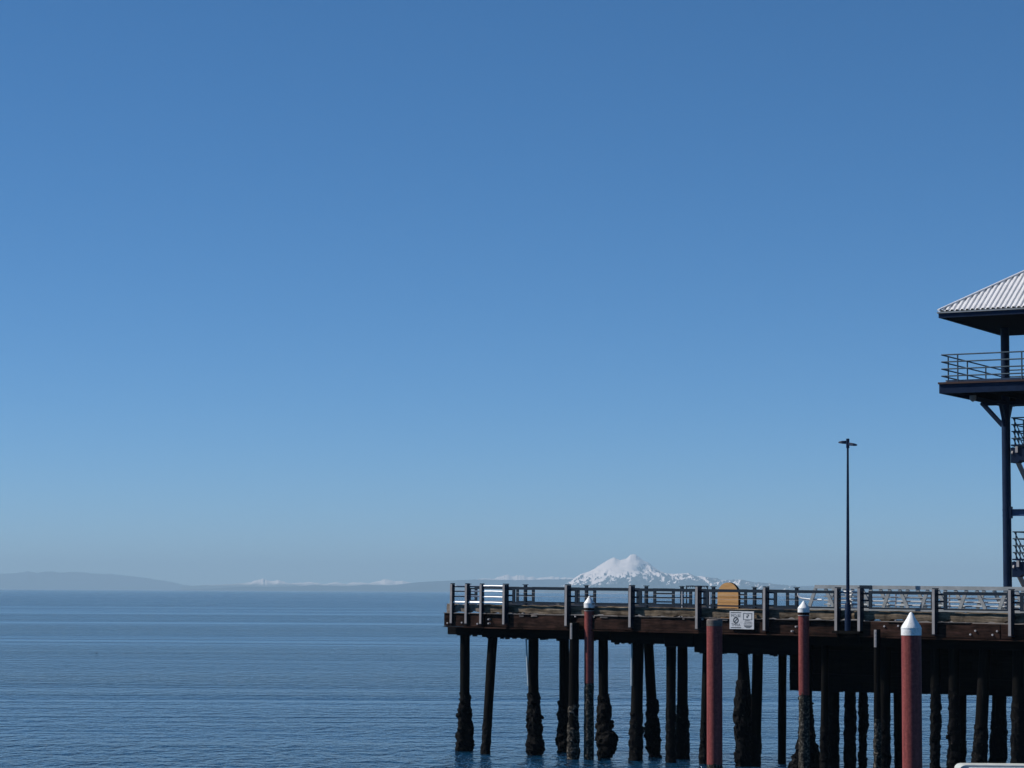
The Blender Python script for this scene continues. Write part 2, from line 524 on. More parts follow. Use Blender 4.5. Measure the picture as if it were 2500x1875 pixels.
G_SOFT = [(0, 0.95, 0), (0.15, 1.08, 0), (0.5, 1.2, 0), (0.8, 1.25, 0), (1, 1.15, 0)]
G_THIN = [(0, 0.96, 0), (0.3, 1.05, 0), (0.7, 1.1, 0), (1, 1.1, 0)]
PILES = [
    (1134, 1530, 1134, 1834, 24, 0.7, 0.7, (1690, [(0, 0.95, 0), (0.15, 1.25, 0), (0.4, 1.45, 0), (0.6, 1.7, 3), (0.8, 1.85, 0), (0.92, 1.75, -2), (1, 1.5, 0)]), 23),
    (1203, 1530, 1185, 1850, 24, 0.7, -0.2, (1745, G_THIN), 21),
    (1301, 1530, 1302, 1832, 25, 0.7, 0.7, (1690, [(0, 1.0, 0), (0.25, 1.25, 2), (0.5, 1.35, 3), (0.62, 1.2, 2), (0.72, 1.75, 4), (0.84, 1.7, 4), (0.92, 1.1, 0), (1, 1.1, 0)]), 26),
    (1376, 1530, 1378, 1840, 24, 2.7, 2.7, (1710, [(0, 1.0, 0), (0.2, 1.25, 0), (0.5, 1.3, 0), (0.7, 1.55, -4), (0.85, 1.3, -1), (1, 1.1, 0)]), 25),
    (1471, 1530, 1474, 1838, 23, 0.9, 0.9, (1695, [(0, 1.0, 0), (0.2, 1.4, 1), (0.42, 1.5, 3), (0.52, 1.7, 3), (0.64, 2.25, 10), (0.76, 2.0, 7), (0.86, 1.35, 0), (1, 1.15, 0)]), 24),
    (1557, 1545, 1552, 1850, 27, 0.7, 0.7, (1740, G_THIN), 31),
    (1580, 1545, 1599, 1850, 24, 2.7, 2.7, (1700, [(0, 1, 0), (0.2, 1.2, 0), (0.5, 1.4, -2), (0.7, 1.3, -2), (0.85, 1.05, 0), (0.95, 1.3, 2), (1, 1.2, 0)]), 25),
    (1637, 1555, 1638, 1850, 25, 0.7, 0.7, (1660, G_SOFT), 21),
    (1665, 1555, 1666, 1850, 24, 2.7, 2.7, (1720, G_SOFT), 28),
    (1727, 1560, 1720, 1850, 24, 0.8, 0.8, (1760, G_THIN), 24),
    (1812, 1570, 1814, 1850, 22, 0.75, 0.75, (1660, [(0, 1, 0), (0.2, 1.1, -2), (0.5, 1.2, -2), (1, 1.2, 0)]), 32),
    (1812, 1570, 1834, 1850, 21, 2.7, 2.7, (1780, G_THIN), 22),
    (1849, 1570, 1844, 1850, 26, 1.3, 1.3, (1780, G_THIN), 25),
    (1909, 1570, 1909, 1870, 20, 3.0, 3.0, None, 20),
    (1966, 1600, 1966, 1850, 32, 0.8, 0.8, (1700, [(0, 1, 0), (0.2, 1.05, 3), (0.45, 1.25, 4), (0.62, 1.75, 4), (0.76, 2.1, 4), (0.87, 2.2, -5), (0.94, 1.5, -4), (1, 1.2, 0)]), 30),
    (2013, 1640, 2012, 1870, 17, 0.5, 0.5, (1760, G_THIN), 20),
    (2035, 1640, 2034, 1870, 26, 2.7, 2.7, (1720, G_THIN), 27),
    (2075, 1640, 2075, 1870, 26, 2.7, 2.7, (1670, G_SOFT), 25),
    (2107, 1640, 2106, 1870, 17, 3.2, 3.2, (1690, [(0, 1, 0), (0.2, 1.35, 0), (0.4, 1.3, 2), (0.5, 1.0, 0), (1, 1.05, 0)]), 18),
    (2161, 1640, 2157, 1880, 27, 0.8, 0.8, (1740, G_SOFT), 27),
    (2192, 1640, 2196, 1880, 26, 2.7, 2.7, (1740, G_THIN), 22),
    (2283, 1640, 2283, 1880, 24, 0.7, 0.7, (1668, [(0, 1, 0), (0.2, 1.1, 1), (0.5, 1.12, 0), (1, 1.1, 0)]), 22),
    (2328, 1640, 2329, 1880, 26, 0.7, 0.7, (1680, [(0, 1.0, 0), (0.3, 1.2, 0), (0.5, 1.35, 0), (0.7, 1.2, 0), (1, 1.1, 0)]), 24),
    (2349, 1640, 2347, 1880, 20, 2.7, 2.7, (1740, G_THIN), 20),
    (2404, 1640, 2390, 1880, 27, 0.8, 0.5, (1770, G_THIN), 34),
    (2440, 1640, 2436, 1880, 34, 2.7, 2.7, (1730, G_SOFT), 34),
    (2486, 1640, 2485, 1880, 30, 0.7, 0.7, (1690, G_SOFT), 30),
]
for i, q in enumerate(PILES):
    pile(q[0], 1575 if q[1] == 1640 and q[5] < 1.3 else q[1], q[2], q[3], q[4], q[5], q[6], q[7], q[8], seed=i + 1, parent=pier)
# more piles carrying the wide platform, hidden or beyond the frame
for i, (s, w) in enumerate([(24, 12), (28, 3), (28, 12), (31, 1), (33, 8), (21.5, 20), (27, 20), (33, 20)]):
    m = MB()
    m.tube([(s, w, 5.1), (s, w, 1.5), (s, w, -2)], 0.19, 14)
    m.build('pile', M['creosote'], pier, True)

# pale pipes strapped to two piles
for px0, px1, y0, y1, w in [(1283, 1289, 1560, 1674, 0.42), (1541, 1541, 1568, 1674, 0.42)]:
    s0_, z0_ = sz(px0, y0, w)
    s1_, z1_ = sz(px1, y1, w)
    m = MB()
    m.tube([(s0_, w, z0_ + 0.3), (s0_, w, z0_), (s1_, w, z1_)], 0.032, 10)
    m.build('drain_pipe', M['pale_pipe'], pier, True)


# ------------------------------------------------------------------ fender timbers in front of the pier
def fender(px, pyt, wpx, w, label, plate=True):
    s0_, z0_ = sz(px, pyt, w)
    root = tag(pier_empty('fender_pile', s0_, w, -1.5), label, 'pile', 'timber fender piles against the pier')
    h = z0_ + 1.5
    r = wpx / 2 / F * P(s0_, w, 0).length
    m = MB()
    n = 22
    off = Vector((px * 0.13, 0, 0))
    m.tube([(0, 0, h * i / n) for i in range(n + 1)], [r * (1.12 - 0.14 * i / n) for i in range(n + 1)], 16, True,
           lambda p, a: 1 + 0.08 * noise.noise(Vector((p.x * 3, p.y * 3, p.z)) + off))
    m.build('shaft', M['creosote'], root, True)
    growth(root, ((0, 0, 1.2), (0, 0, 3.6)), [(0, r * 1.25, 0), (0.5, r * 1.2, 0), (1, r * 0.98, 0)], px, M['barnacle'], 'barnacle_crust', 70, 0.04)
    m = MB()
    m.box(-0.05, 0.05, -r - 0.025, -r - 0.003, h - 0.62, h - 0.02, 0.006)
    for k in range(4):
        m.tube([(0, -r - 0.045, h - 0.12 - 0.13 * k), (0, -r - 0.02, h - 0.12 - 0.13 * k)], 0.022, 8)
    m.build('strap_plate', M['galv'], root)
    return root


fender(1400, 1520, 24, -0.32, 'black timber fender pile just left of the slim red pile on the left')
fender(2139, 1536, 16, -0.55, 'slim timber fender pile with pale top plate, right of the lamp post')


# ------------------------------------------------------------------ railings
def railing_post(root, s, w, z0, z1, depth=0.27):
    m = MB()
    m.box(s - 0.05, s + 0.05, w - depth, w - depth + 0.014, z0, z1)            # front flange
    p = m.build('post', M['galv'], root)
    m = MB()
    m.box(s - 0.012, s + 0.05, w - depth + 0.015, w - 0.0, z0 + 0.02, z1 + 0.004)  # web; its shaded side is put into the dark colour
    m.build('web_plate', M['dark_steel'], p)
    m = MB()
    m.box(s - 0.055, s + 0.09, w - depth + 0.03, w - 0.03, z1 + 0.008, z1 + 0.04)
    m.box(s + 0.052, s + 0.066, w - depth + 0.02, w - 0.01, z0 + 0.42, z1 - 0.01)
    m.build('cap', M['dark_steel'], p)
    m = MB()
    m.box(s - 0.075, s + 0.075, w - depth + 0.02, w - 0.0, z0 - 0.035, z0 - 0.005)
    m.build('base_plate', M['dark_steel'], p)
    return p


def rail_panel(root, a, b, w, zb, zt, bars=(), lad=0.28, pipes=None, wires=True, rlad=0.1):
    """a framed panel between two posts, joined to them by short rungs"""
    m = MB()
    l, r = a + lad, b - rlad
    rs = 0.12 if rlad > 0.15 else 0.05
    m.box(l, r, w - 0.03, w + 0.03, zt - 0.105, zt)                     # top rail
    m.box(l, r, w - 0.022, w + 0.022, zb, zb + 0.055)
    m.box(l, l + 0.12, w - 0.025, w + 0.025, zb + 0.056, zt - 0.106)
    m.box(r - rs, r, w - 0.02, w + 0.02, zb + 0.056, zt - 0.106)
    for z in (zb + 0.06, (zb + zt) / 2 - 0.02, zt - 0.10):
        m.box(a + 0.02, l - 0.002, w - 0.02, w + 0.02, z - 0.03, z + 0.03)
        m.box(r + 0.002, b - 0.02, w - 0.015, w + 0.015, z - 0.02, z + 0.02)
    p = m.build('panel_frame', M['dark_steel'], root)
    for z in bars:
        m = MB()
        m.bar((l + 0.121, w, z), (r - rs - 0.001, w, z), 0.03, 0.055)
        m.build('bar', M['dark_steel'], p)
    if wires:
        m = MB()
        for z in (zb + (zt - zb) * 0.42, zb + (zt - zb) * 0.66):
            m.tube([(l + 0.121, w, z), (r - rs - 0.001, w, z)], 0.005, 5)
        m.build('wires', M['galv'], p)
    return p


ZT, ZB = 6.50, 5.87
front = tag(pier_empty('railing'), 'steel railing along the near edge of the pier, bolted over its timbers', 'railing', 'pier railings')
for i, s in enumerate(POSTS):
    railing_post(front, s, -0.03, Z_POST0, Z_POST1, 0.17 if i < 3 else 0.27)
for i in range(3, len(POSTS) - 1):
    if i == 8:
        m = MB()
        for z in (5.9, 6.05, 6.2, 6.35, 6.47):
            m.tube([(POSTS[8] + 0.05, -0.12, z), (POSTS[9] - 0.05, -0.12, z)], 0.022, 8)
        m.build('pipe_rails', M['alu'], front, True)
        continue
    rail_panel(front, POSTS[i] + 0.03, POSTS[i + 1] - 0.03, -0.12, ZB, ZT)
for i, (kind) in enumerate(('dark', 'dark2', 'alu')):
    a, b = POSTS[i] + 0.05, POSTS[i + 1] - 0.05
    if kind == 'alu':
        for z in (5.88, 6.09, 6.31, 6.52):
            m = MB()
            m.tube([(a, -0.12, z), (a + (b - a) * 0.4, -0.12, z + 0.006), (b, -0.12, z)], 0.029, 10)
            m.build('pipe_rail', M['alu'], front, True)
    else:
        m = MB()
        for z in ((6.1, 6.3, 6.48) if kind == 'dark' else (6.42, 6.49)):
            m.bar((a, -0.1, z), (b, -0.1, z), 0.03, 0.045)
        if kind == 'dark2':
            m.box(a + 0.06, a + 0.13, -0.13, -0.09, 5.95, 6.39)
        m.build('bars', M['dark_steel'], front)
        m = MB()
        m.tube([(a, -0.1, 5.87), (b, -0.1, 5.87)], 0.045, 10)
        m.build('pipe_rail', M['alu'], front, True)

FW = 3.36
far = tag(pier_empty('railing'), 'dark steel railing along the far edge of the pier, seen through the near one', 'railing', 'pier railings')
fp = [sz(px, 1460, FW)[0] for px in (1281, 1430, 1576, 1663, 1740, 1943)]
fp = [fp[0] - 2.95] + fp[:5] + [(fp[4] + fp[5]) / 2, fp[5]]
for s in fp:
    m = MB()
    m.box(s - 0.05, s + 0.05, FW - 0.06, FW + 0.06, 5.38, 6.57)
    p = m.build('post', M['dark_steel'], far)
    m = MB()
    m.box(s - 0.09, s + 0.09, FW - 0.08, FW + 0.08, 6.575, 6.60)
    m.build('cap', M['dark_steel'], p)
for i in range(len(fp) - 1):
    if fp[i + 1] - fp[i] < 0.8:
        continue
    bars = (5.98, 6.14, 6.3) if i in (3, 5) else ()
    rail_panel(far, fp[i] + 0.04, fp[i + 1] - 0.04, FW, ZB - 0.02, ZT, bars, lad=0.3, wires=False, rlad=0.3)
m = MB()
for z in (5.9, 6.1, 6.3, 6.5):
    m.tube([(0.25, 0.3, z), (0.25, FW, z)], 0.03, 8)
m.build('end_pipe_rail', M['alu'], far, True)

# railing at the back of the wide platform, glimpsed through the gangway
back = tag(pier_empty('railing'), 'pale pipe railing standing behind the gangway on the wide part of the pier', 'railing', 'pier railings')
BW = 4.6
for k in range(7):
    s = 17.6 + 2.2 * k
    m = MB()
    m.tube([(s, BW, 5.38), (s, BW, 6.42)], 0.03, 8)
    m.build('post', M['galv'], back, True)
for z in (5.56, 5.7, 5.84, 5.98, 6.12, 6.26, 6.4):
    m = MB()
    m.tube([(17.6, BW, z), (17.6 + 13.2, BW, z)], 0.034, 8)
    m.build('rail', M['pipe'], back, True)

# ------------------------------------------------------------------ aluminium gangway lying on the pier
gs0 = sz(1988, 1435, 1.0)[0]
gang = tag(pier_empty('gangway', gs0, 1.0, 0), 'grey aluminium truss gangway lying on the pier behind the near railing', 'gangway')
GZ0, GZ1 = 5.80, 6.69
GL = 13.6


def truss(y, tag_):
    m = MB()
    m.box(0.0, GL, y - 0.05, y + 0.05, GZ1 - 0.13, GZ1)
    m.build('top_chord', M['gangway'], gang)
    m = MB()
    m.box(-0.25, GL, y - 0.05, y + 0.05, GZ0, GZ0 + 0.12)
    m.build('bottom_chord', M['gangway'], gang)
    def member(p0, p1):
        q = MB()
        q.bar(p0, p1, 0.12, 0.06, Vector((0, 1, 0)))
        q.build('web_member', M['gangway'], gang)
    member((0.03, y, GZ1 - 0.1), (-0.23, y, GZ0 + 0.13))
    k = 0
    pitch = 1.5
    x = 0.42
    zt, zb = GZ1 - 0.128, GZ0 + 0.118
    while x < GL - 1.2:
        member((x, y, zt), (x + 0.34, y, zb))
        member((x + 1.13, y, zt), (x + 0.86, y, zb))
        x += pitch


truss(0.0, 'a')
truss(1.3, 'b')
m = MB()
m.box(-0.3, GL, 0.06, 1.24, GZ0 + 0.02, GZ0 + 0.06)
x = 0.0
while x < GL:
    m.box(x, x + 0.05, 0.06, 1.24, GZ0 - 0.24, GZ0 + 0.016)
    x += 0.75
m.build('walkway', M['gangway'], gang)
for y in (0.12, 1.18):
    for z in (6.0, 6.14, 6.28, 6.42):
        m = MB()
        m.tube([(0.3, y, z), (GL, y, z)], 0.026, 8)
        m.build('handrail', M['pipe'], gang, True)
# curved hooked handrail end
sh, zh = sz(1946, 1445, 1.05)
sh2, zh2 = sz(1975, 1463, 1.05)
sh -= gs0
sh2 -= gs0
m = MB()
m.tube([(sh + 0.02, 0.05, zh + 0.02), (sh, 0.05, zh - 0.1), (sh + 0.05, 0.05, zh - 0.19), (sh + 0.16, 0.05, zh2 + 0.03), (sh2, 0.05, zh2), (sh2 + 0.5, 0.05, zh2 - 0.01)], 0.03, 10)
m.build('handrail', M['alu'], gang, True)
m = MB()
a_, b_ = sz(2098, 1434, 1.0)[0] - gs0, sz(2128, 1434, 1.0)[0] - gs0
m.box(a_, b_, -0.062, -0.052, GZ1 - 0.11, GZ1 + 0.004)
m.build('name_plate', M['dark_steel'], gang)

# ------------------------------------------------------------------ arched yellow board on the deck
ya, yb = sz(1753, 1470, 0.75)[0], sz(1804, 1470, 0.75)[0]
zt_ = sz(1778, 1422, 0.75)[1]
board = tag(pier_empty('arched_cabinet', (ya + yb) / 2, 0.75, 5.38), 'yellow wooden box with an arched top standing behind the pier railing', 'cabinet')
hw = (yb - ya) / 2
H = zt_ - 5.38


def arch(hw, H, rise, z0=0.0):
    pts = [(-hw, z0), (hw, z0)]
    zs = H - rise
    for k in range(25):
        a = math.pi * k / 24
        pts.append((hw * math.cos(a), zs + rise * math.sin(a)))
    return pts


m = MB()
m.prism(arch(hw, H, 0.46), -0.02, 0.10)
m.build('body', M['beam'], board)
m = MB()
m.prism(arch(hw - 0.004, H - 0.004, 0.457, 0.02), -0.05, -0.021)
m.build('front_boards', M['yellow_wood'], board)
m = MB()
for z in (0.42, 0.62, 0.83):
    m.box(-hw + 0.04, hw - 0.04, -0.053, -0.0505, z, z + 0.008)
for x in (-0.16, 0.12):
    m.box(x, x + 0.12, -0.054, -0.0505, 0.40, 0.425)
m.build('joints', M['beam'], board)

# ------------------------------------------------------------------ slim frame beside it
fa, fb = sz(1676, 1440, 1.9)[0], sz(1727, 1440, 1.9)[0]
zf = sz(1700, 1431, 1.9)[1]
fr = tag(pier_empty('ladder_frame', fa, 1.9, 5.38), 'slim dark steel frame with toothed top bar, left of the yellow arched box', 'frame')
m = MB()
h = zf - 5.38
for x in (0.0, fb - fa):
    m.bar((x, 0, 0), (x, 0, h - 0.021), 0.035, 0.035)
m.build('uprights', M['dark_steel'], fr)
m = MB()
m.bar((-0.03, 0, h), (fb - fa + 0.03, 0, h), 0.04, 0.04)
for k in range(9):
    x = 0.06 + k * (fb - fa - 0.12) / 8
    m.box(x, x + 0.02, -0.015, 0.015, h - 0.055, h - 0.021)
m.build('top_bar', M['dark_steel'], fr)
m = MB()
for px in (1667, 1735):  # pale pipes added to draw the sunlit edges of the far railing
    x = sz(px, 1460, 1.9)[0] - fa
    m.tube([(x, -0.05, 0), (x, -0.05, h - 0.2)], 0.022, 8)
m.build('lit_railing_edges', M['alu'], fr, True)

# ------------------------------------------------------------------ warning sign on the fascia
WS = -0.20
sa, za = sz(1781, 1535.5, WS)
sb, zb_ = sz(1840.5, 1493, WS)
sign = tag(pier_empty('sign', (sa + sb) / 2, WS, za), 'white two-panel warning sign fixed to the pier timbers under the yellow box', 'sign')
SW, SH = sb - sa, zb_ - za
m = MB()
m.box(-SW / 2, SW / 2, 0.0, 0.02, 0.0, SH, 0.004)
m.build('panel', M['sign'], sign)
m = MB()
for x in (-SW * 0.4, SW * 0.4):
    m.box(x - 0.04, x + 0.04, 0.022, 0.10, -0.04, SH + 0.03)
m.build('backing_batten', M['beam'], sign)


def text_mesh(body, width, height, mirror=True):
    cu = bpy.data.curves.new('lettering', 'FONT')
    cu.body = body
    cu.align_x = 'CENTER'
    cu.align_y = 'CENTER'
    o = bpy.data.objects.new('lettering', cu)
    COL.objects.link(o)
    dg = bpy.context.evaluated_depsgraph_get()
    me = bpy.data.meshes.new_from_object(o.evaluated_get(dg))
    bpy.data.objects.remove(o)
    xs = [v.co.x for v in me.vertices]
    ys = [v.co.y for v in me.vertices]
    cx, cy = (min(xs) + max(xs)) / 2, (min(ys) + max(ys)) / 2
    fx, fy = width / (max(xs) - min(xs)), height / (max(ys) - min(ys))
    return [((v.co.x - cx) * fx * (-1 if mirror else 1), (v.co.y - cy) * fy) for v in me.vertices], [list(p.vertices) for p in me.polygons]


def put_text(name, body, cx, cz, width, height, mat):
    vs, fs = text_mesh(body, width, height)
    bm = MB()
    vv = [bm.bm.verts.new((x + cx, -0.003, z + cz)) for x, z in vs]
    for f in fs:
        try:
            bm.bm.faces.new([vv[i] for i in f])
        except ValueError:
            pass
    bm.build(name, mat, sign)


U = SW / 2212 * 2212 / 1880.0      # sign-crop pixels: sign spans 180..2060 wide, 110..1490 high


def sx(x):
    return -SW / 2 + (x - 180) / 1880.0 * SW


def szz(y):
    return SH - (y - 110) / 1380.0 * SH


m = MB()
m.box(sx(270), sx(1090), -0.004, -0.001, szz(245), szz(190))
m.box(sx(280), sx(1080), -0.004, -0.001, szz(1400), szz(1345))
m.build('border_bars', M['ink'], sign)
# the photograph is a mirror image, so the lettering is reversed
put_text('lettering', 'SE.OM', sx(670), szz(450), sx(1030) - sx(310), szz(340) - szz(555), M['ink'])
put_text('lettering', 'AVMT', sx(670), szz(1160), sx(1030) - sx(320), szz(1050) - szz(1260), M['ink'])
m = MB()
cx, cz, r1_, r0_ = sx(675), szz(810), sx(890) - sx(675), sx(810) - sx(675)
for k in range(32):
    a0, a1 = 2 * math.pi * k / 32, 2 * math.pi * (k + 1) / 32
    v = [m.bm.verts.new((cx + r * math.cos(a), -0.003, cz + r * math.sin(a))) for r, a in ((r0_, a0), (r1_, a0), (r1_, a1), (r0_, a1))]
    m.bm.faces.new(v)
m.bar((cx - r0_ * 0.72, -0.0035, cz - r0_ * 0.72), (cx + r0_ * 0.72, -0.0035, cz + r0_ * 0.72), 0.002, 0.035, Vector((0, 0, 1)))
m.build('prohibition_ring', M['ink'], sign)
m = MB()
for x0, x1, y0, y1 in ((1230, 1920, 235, 285), (1230, 1920, 720, 770), (1230, 1285, 285, 720), (1865, 1920, 285, 720)):
    m.box(sx(x0), sx(x1), -0.004, -0.001, szz(y1), szz(y0))
m.build('pictogram_frame', M['grey_ink'], sign)
m = MB()
m.box(sx(1480), sx(1600), -0.004, -0.001, szz(600), szz(470))
m.box(sx(1490), sx(1670), -0.004, -0.001, szz(400), szz(350))
m.box(sx(1620), sx(1670), -0.004, -0.001, szz(490), szz(401))
m.build('pictogram', M['ink'], sign)
for yy, x0, x1, hh, t in ((800, 1380, 1740, 80, 'WARNING'), (940, 1330, 1880, 85, 'UNDER WATER'), (1070, 1270, 1900, 95, 'STRUCTURES')):
    put_text('lettering', t, sx((x0 + x1) / 2), szz(yy), sx(x1) - sx(x0), szz(0) - szz(hh), M['ink'])
m = MB()
pts = [(1270, 1180), (1940, 1180), (1860, 1310), (1720, 1400), (1500, 1400), (1350, 1310)]
m.bm.faces.new([m.bm.verts.new((sx(x), -0.003, szz(y))) for x, y in pts])
m.build('emblem', M['grey_ink'], sign)

# ------------------------------------------------------------------ lamp post
ls, lz = sz(2070, 1540, -0.25)
lamp = tag(pier_empty('street_lamp', ls, -0.25, lz), 'tall dark lamp post with two flat heads rising from the pier edge', 'street lamp')
ztop = sz(2071, 1071, -0.25)[1] - lz
m = MB()
m.tube([(0, 0, 0.05), (0, 0, ztop * 0.5), (0, 0, ztop - 0.32)], [0.068, 0.052, 0.036], 14)
m.build('pole', M['navy'], lamp, True)
m = MB()
m.tube([(0, 0, ztop - 0.33), (0, 0, ztop)], [0.058, 0.058], 12)
m.build('collar', M['navy'], lamp, True)
m = MB()
m.tube([(0, 0, 0.0), (0, 0, 0.9), (0, 0, 1.0)], [0.11, 0.105, 0.07], 14)
m.build('base', M['navy'], lamp, True)
for sgn, dz in ((-1, 0.02), (1, -0.03)):
    m = MB()
    zc = ztop - 0.155 + dz
    sect = [(0.05, 0.05, 0.055), (0.18, 0.11, 0.05), (0.27, 0.11, 0.038), (0.345, 0.07, 0.018)]
    prev = None
    for x, wy, hz in sect:
        zz = zc + (-0.05 * x / 0.4 if sgn > 0 else 0.01)
        ring = [m.bm.verts.new((sgn * x, -wy, zz - hz)), m.bm.verts.new((sgn * x, wy, zz - hz)), m.bm.verts.new((sgn * x, wy * 0.8, zz + hz)), m.bm.verts.new((sgn * x, -wy * 0.8, zz + hz))]
        if prev:
            for k in range(4):
                m.bm.faces.new((prev[k], prev[(k + 1) % 4], ring[(k + 1) % 4], ring[k]))
        else:
            m.bm.faces.new(ring)
        prev = ring
    m.bm.faces.new(prev[::-1])
    m.build('lamp_head', M['navy'], lamp)
m = MB()
m.box(-0.55, 0.55, -0.16, 0.15, -0.09, -0.004)
m.bar((-0.4, -0.05, -0.092), (-0.4, 0.2, -0.45), 0.06, 0.06)
m.bar((0.4, -0.05, -0.092), (0.4, 0.2, -0.45), 0.06, 0.06)
m.build('bracket', M['creosote_flat'], lamp)


# ------------------------------------------------------------------ red mooring piles
def mooring(px, py_top, py_cyl, py_base, wpx, Y, label, capped, red_to, cap_w=1.12, band=True):
    base = at(px, 1700, Y)
    X = base.x
    ppm = F / Y
    ztip = at(px, py_top, Y).z
    zcyl = at(px, py_cyl, Y).z
    zbase = at(px, py_base, Y).z
    zred = at(px, red_to, Y).z
    r = wpx / 2 / ppm
    root = tag(empty('mooring_pile', (X, Y, -1.5), (0, 0, random.uniform(0, 3))), label, 'mooring pile', 'red mooring piles in front of the pier')
    o = 1.5
    m = MB()
    n = 20
    ztop_sh = zbase + 0.02
    zlo = max(zred, -1.4) + o
    m.tube([(0, 0, zlo + (ztop_sh + o - zlo) * i / n) for i in range(n + 1)], r, 40)
    m.build('shaft', M['red'], root, True)
    if capped:
        m = MB()
        rc = r * cap_w
        m.tube([(0, 0, zbase + o), (0, 0, zcyl - 0.012 + o), (0, 0, zcyl + o), (0, 0, zcyl + (ztip - zcyl) * 0.12 + o), (0, 0, zcyl + (ztip - zcyl) * 0.6 + o), (0, 0, ztip - 0.03 + o), (0, 0, ztip + o)],
               [rc, rc, rc * 0.995, rc * 0.93, rc * 0.44, 0.045, 0.012], 48)
        m.tube([(0, 0, zcyl - 0.02 + o), (0, 0, zcyl + 0.004 + o)], rc * 1.018, 48)
        m.build('cone_cap', M['white'], root, True)
        if band:
            m = MB()
            m.tube([(0, 0, zbase - 0.12 + o), (0, 0, zbase - 0.095 + o)], r * 1.09, 32)
            m.build('collar_band', M['galv'], root, True)
            m = MB()
            m.tube([(0, 0, zbase - 0.09 + o), (0, 0, zbase - 0.004 + o)], r * 1.03, 32)
            m.build('dark_ring', M['beam'], root, True)
    else:
        m = MB()
        m.tube([(0, 0, ztop_sh - 0.2 + o), (0, 0, ztop_sh - 0.01 + o), (0, 0, ztop_sh + 0.03 + o)], [r * 1.015, r * 1.02, r * 0.9], 36)
        m.build('worn_rim', M['ledge'], root, True)
    if zred > 0.05:
        growth(root, ((0, 0, zred + o + 0.12), (0, 0, 0.5)), [(0, r * 0.96, 0), (0.06, r * 1.0, 0), (0.5, r * 1.03, 0), (1, r * 1.08, 0)], px * 0.01, M['barnacle'], 'barnacle_crust', 110, 0.032, 0.3)
    return root


mooring(1438, 1455, 1473, 1484, 23.5, 95.6, 'slim red pile with small white cone cap, nearest the pier\'s left end', True, 1668)
mooring(1744.5, 1515, 1515, 1515, 38, 84.0, 'thick red pile with flat uncapped top, left of the white sign', False, 1866)
mooring(1963, 1467, 1485, 1495, 26, 88.4, 'slim red pile with white cone cap between the white sign and the lamp post', True, 1697)
mooring(2226, 1494, 1533, 1551, 48, 66.0, 'thickest red pile with big white cone cap, right of the lamp post', True, 1990, 1.03, False)

# ------------------------------------------------------------------ observation tower
TW = math.atan2(0.486, 0.874)
TN = Vector((16.19, 95.0, 0))
tower = tag(empty('observation_tower', TN, (0, 0, -TW)), 'dark steel observation tower with pale ribbed roof and balcony, behind the gangway', 'tower')
TL = 7.6
ZE = 17.0                     # eave top
ZD = 14.28                    # balcony deck top

# ribbed hipped roof: one face per side
rise = 2.42
half = TL / 2
sl = math.hypot(rise, half)
prof = [(0.0, 0.0), (0.40, 0.0), (0.50, 0.055), (0.90, 0.055), (1.0, 0.0)]
pitch = 0.2
for side in range(4):
    m = MB()
    cols = []
    nr = int(TL / pitch)
    for k in range(nr):
        for f, h in prof[:-1]:
            cols.append((k * pitch + f * pitch, h))
    cols.append((TL, 0.0))
    rot = Matrix.Rotation(side * math.pi / 2, 3, 'Z')
    nrm = Vector((0, -rise / sl, half / sl))
    prev = None
    for a, h in cols:
        dd = min(a, TL - a)
        lo = Vector((a - half, -half - 0.02, ZE - 0.015)) + nrm * h
        hi = Vector((a - half, -half + dd, ZE + rise * dd / half)) + nrm * h
        lo, hi = rot @ lo + Vector((half, half, 0)), rot @ hi + Vector((half, half, 0))
        v = (m.bm.verts.new(lo), m.bm.verts.new(hi))
        if prev:
            m.bm.faces.new((prev[0], v[0], v[1], prev[1]))
        prev = v
    o = m.build('roof_slope', M['roof'], tower)
m = MB()
ap = Vector((half, half, ZE + rise + 0.06))
for cx_, cy_ in ((0, 0), (TL, 0), (TL, TL), (0, TL)):
    m.bar((cx_, cy_, ZE + 0.05), ap, 0.2, 0.05)
m.build('ridge_cap', M['roof'], tower)
m = MB()
for x0, x1, y0, y1 in ((0, TL, 0, 0.08), (0, TL, TL - 0.08, TL), (0, 0.08, 0.081, TL - 0.081), (TL - 0.08, TL, 0.081, TL - 0.081)):
    m.box(x0, x1, y0, y1, ZE - 0.26, ZE - 0.03)
m.build('eave_fascia', M['navy'], tower)
m = MB()
for x0, x1, y0, y1 in ((-0.02, TL + 0.02, -0.05, -0.002), (-0.05, -0.002, -0.05, TL + 0.02)):
    m.box(x0, x1, y0, y1, ZE - 0.09, ZE - 0.035)
m.build('gutter', M['gangway'], tower)
m = MB()
m.box(0.082, TL - 0.082, 0.082, TL - 0.082, ZE - 0.22, ZE - 0.16)
m.build('soffit', M['soffit'], tower)
# balcony
m = MB()
nb = int(TL / 0.15)
for k in range(nb):
    m.box(-0.03, TL + 0.03, -0.06 + k * 0.15, -0.06 + k * 0.15 + 0.142, ZD - 0.07, ZD)
m.build('balcony_deck', M['red_brown'], tower)
m = MB()
for x0, x1, y0, y1 in ((0, TL, 0, 0.09), (0, TL, TL - 0.09, TL), (0, 0.09, 0.091, TL - 0.091), (TL - 0.09, TL, 0.091, TL - 0.091)):
    m.box(x0, x1, y0, y1, ZD - 0.42, ZD - 0.075)
m.build('balcony_fascia', M['navy'], tower)
m = MB()
for k in range(7):
    x = 0.5 + k * 1.1
    m.box(x, x + 0.08, 0.092, TL - 0.092, ZD - 0.36, ZD - 0.075)
m.box(0.092, TL - 0.092, 0.095, TL - 0.095, ZD - 0.12, ZD - 0.08)
m.build('balcony_joists', M['soffit'], tower)


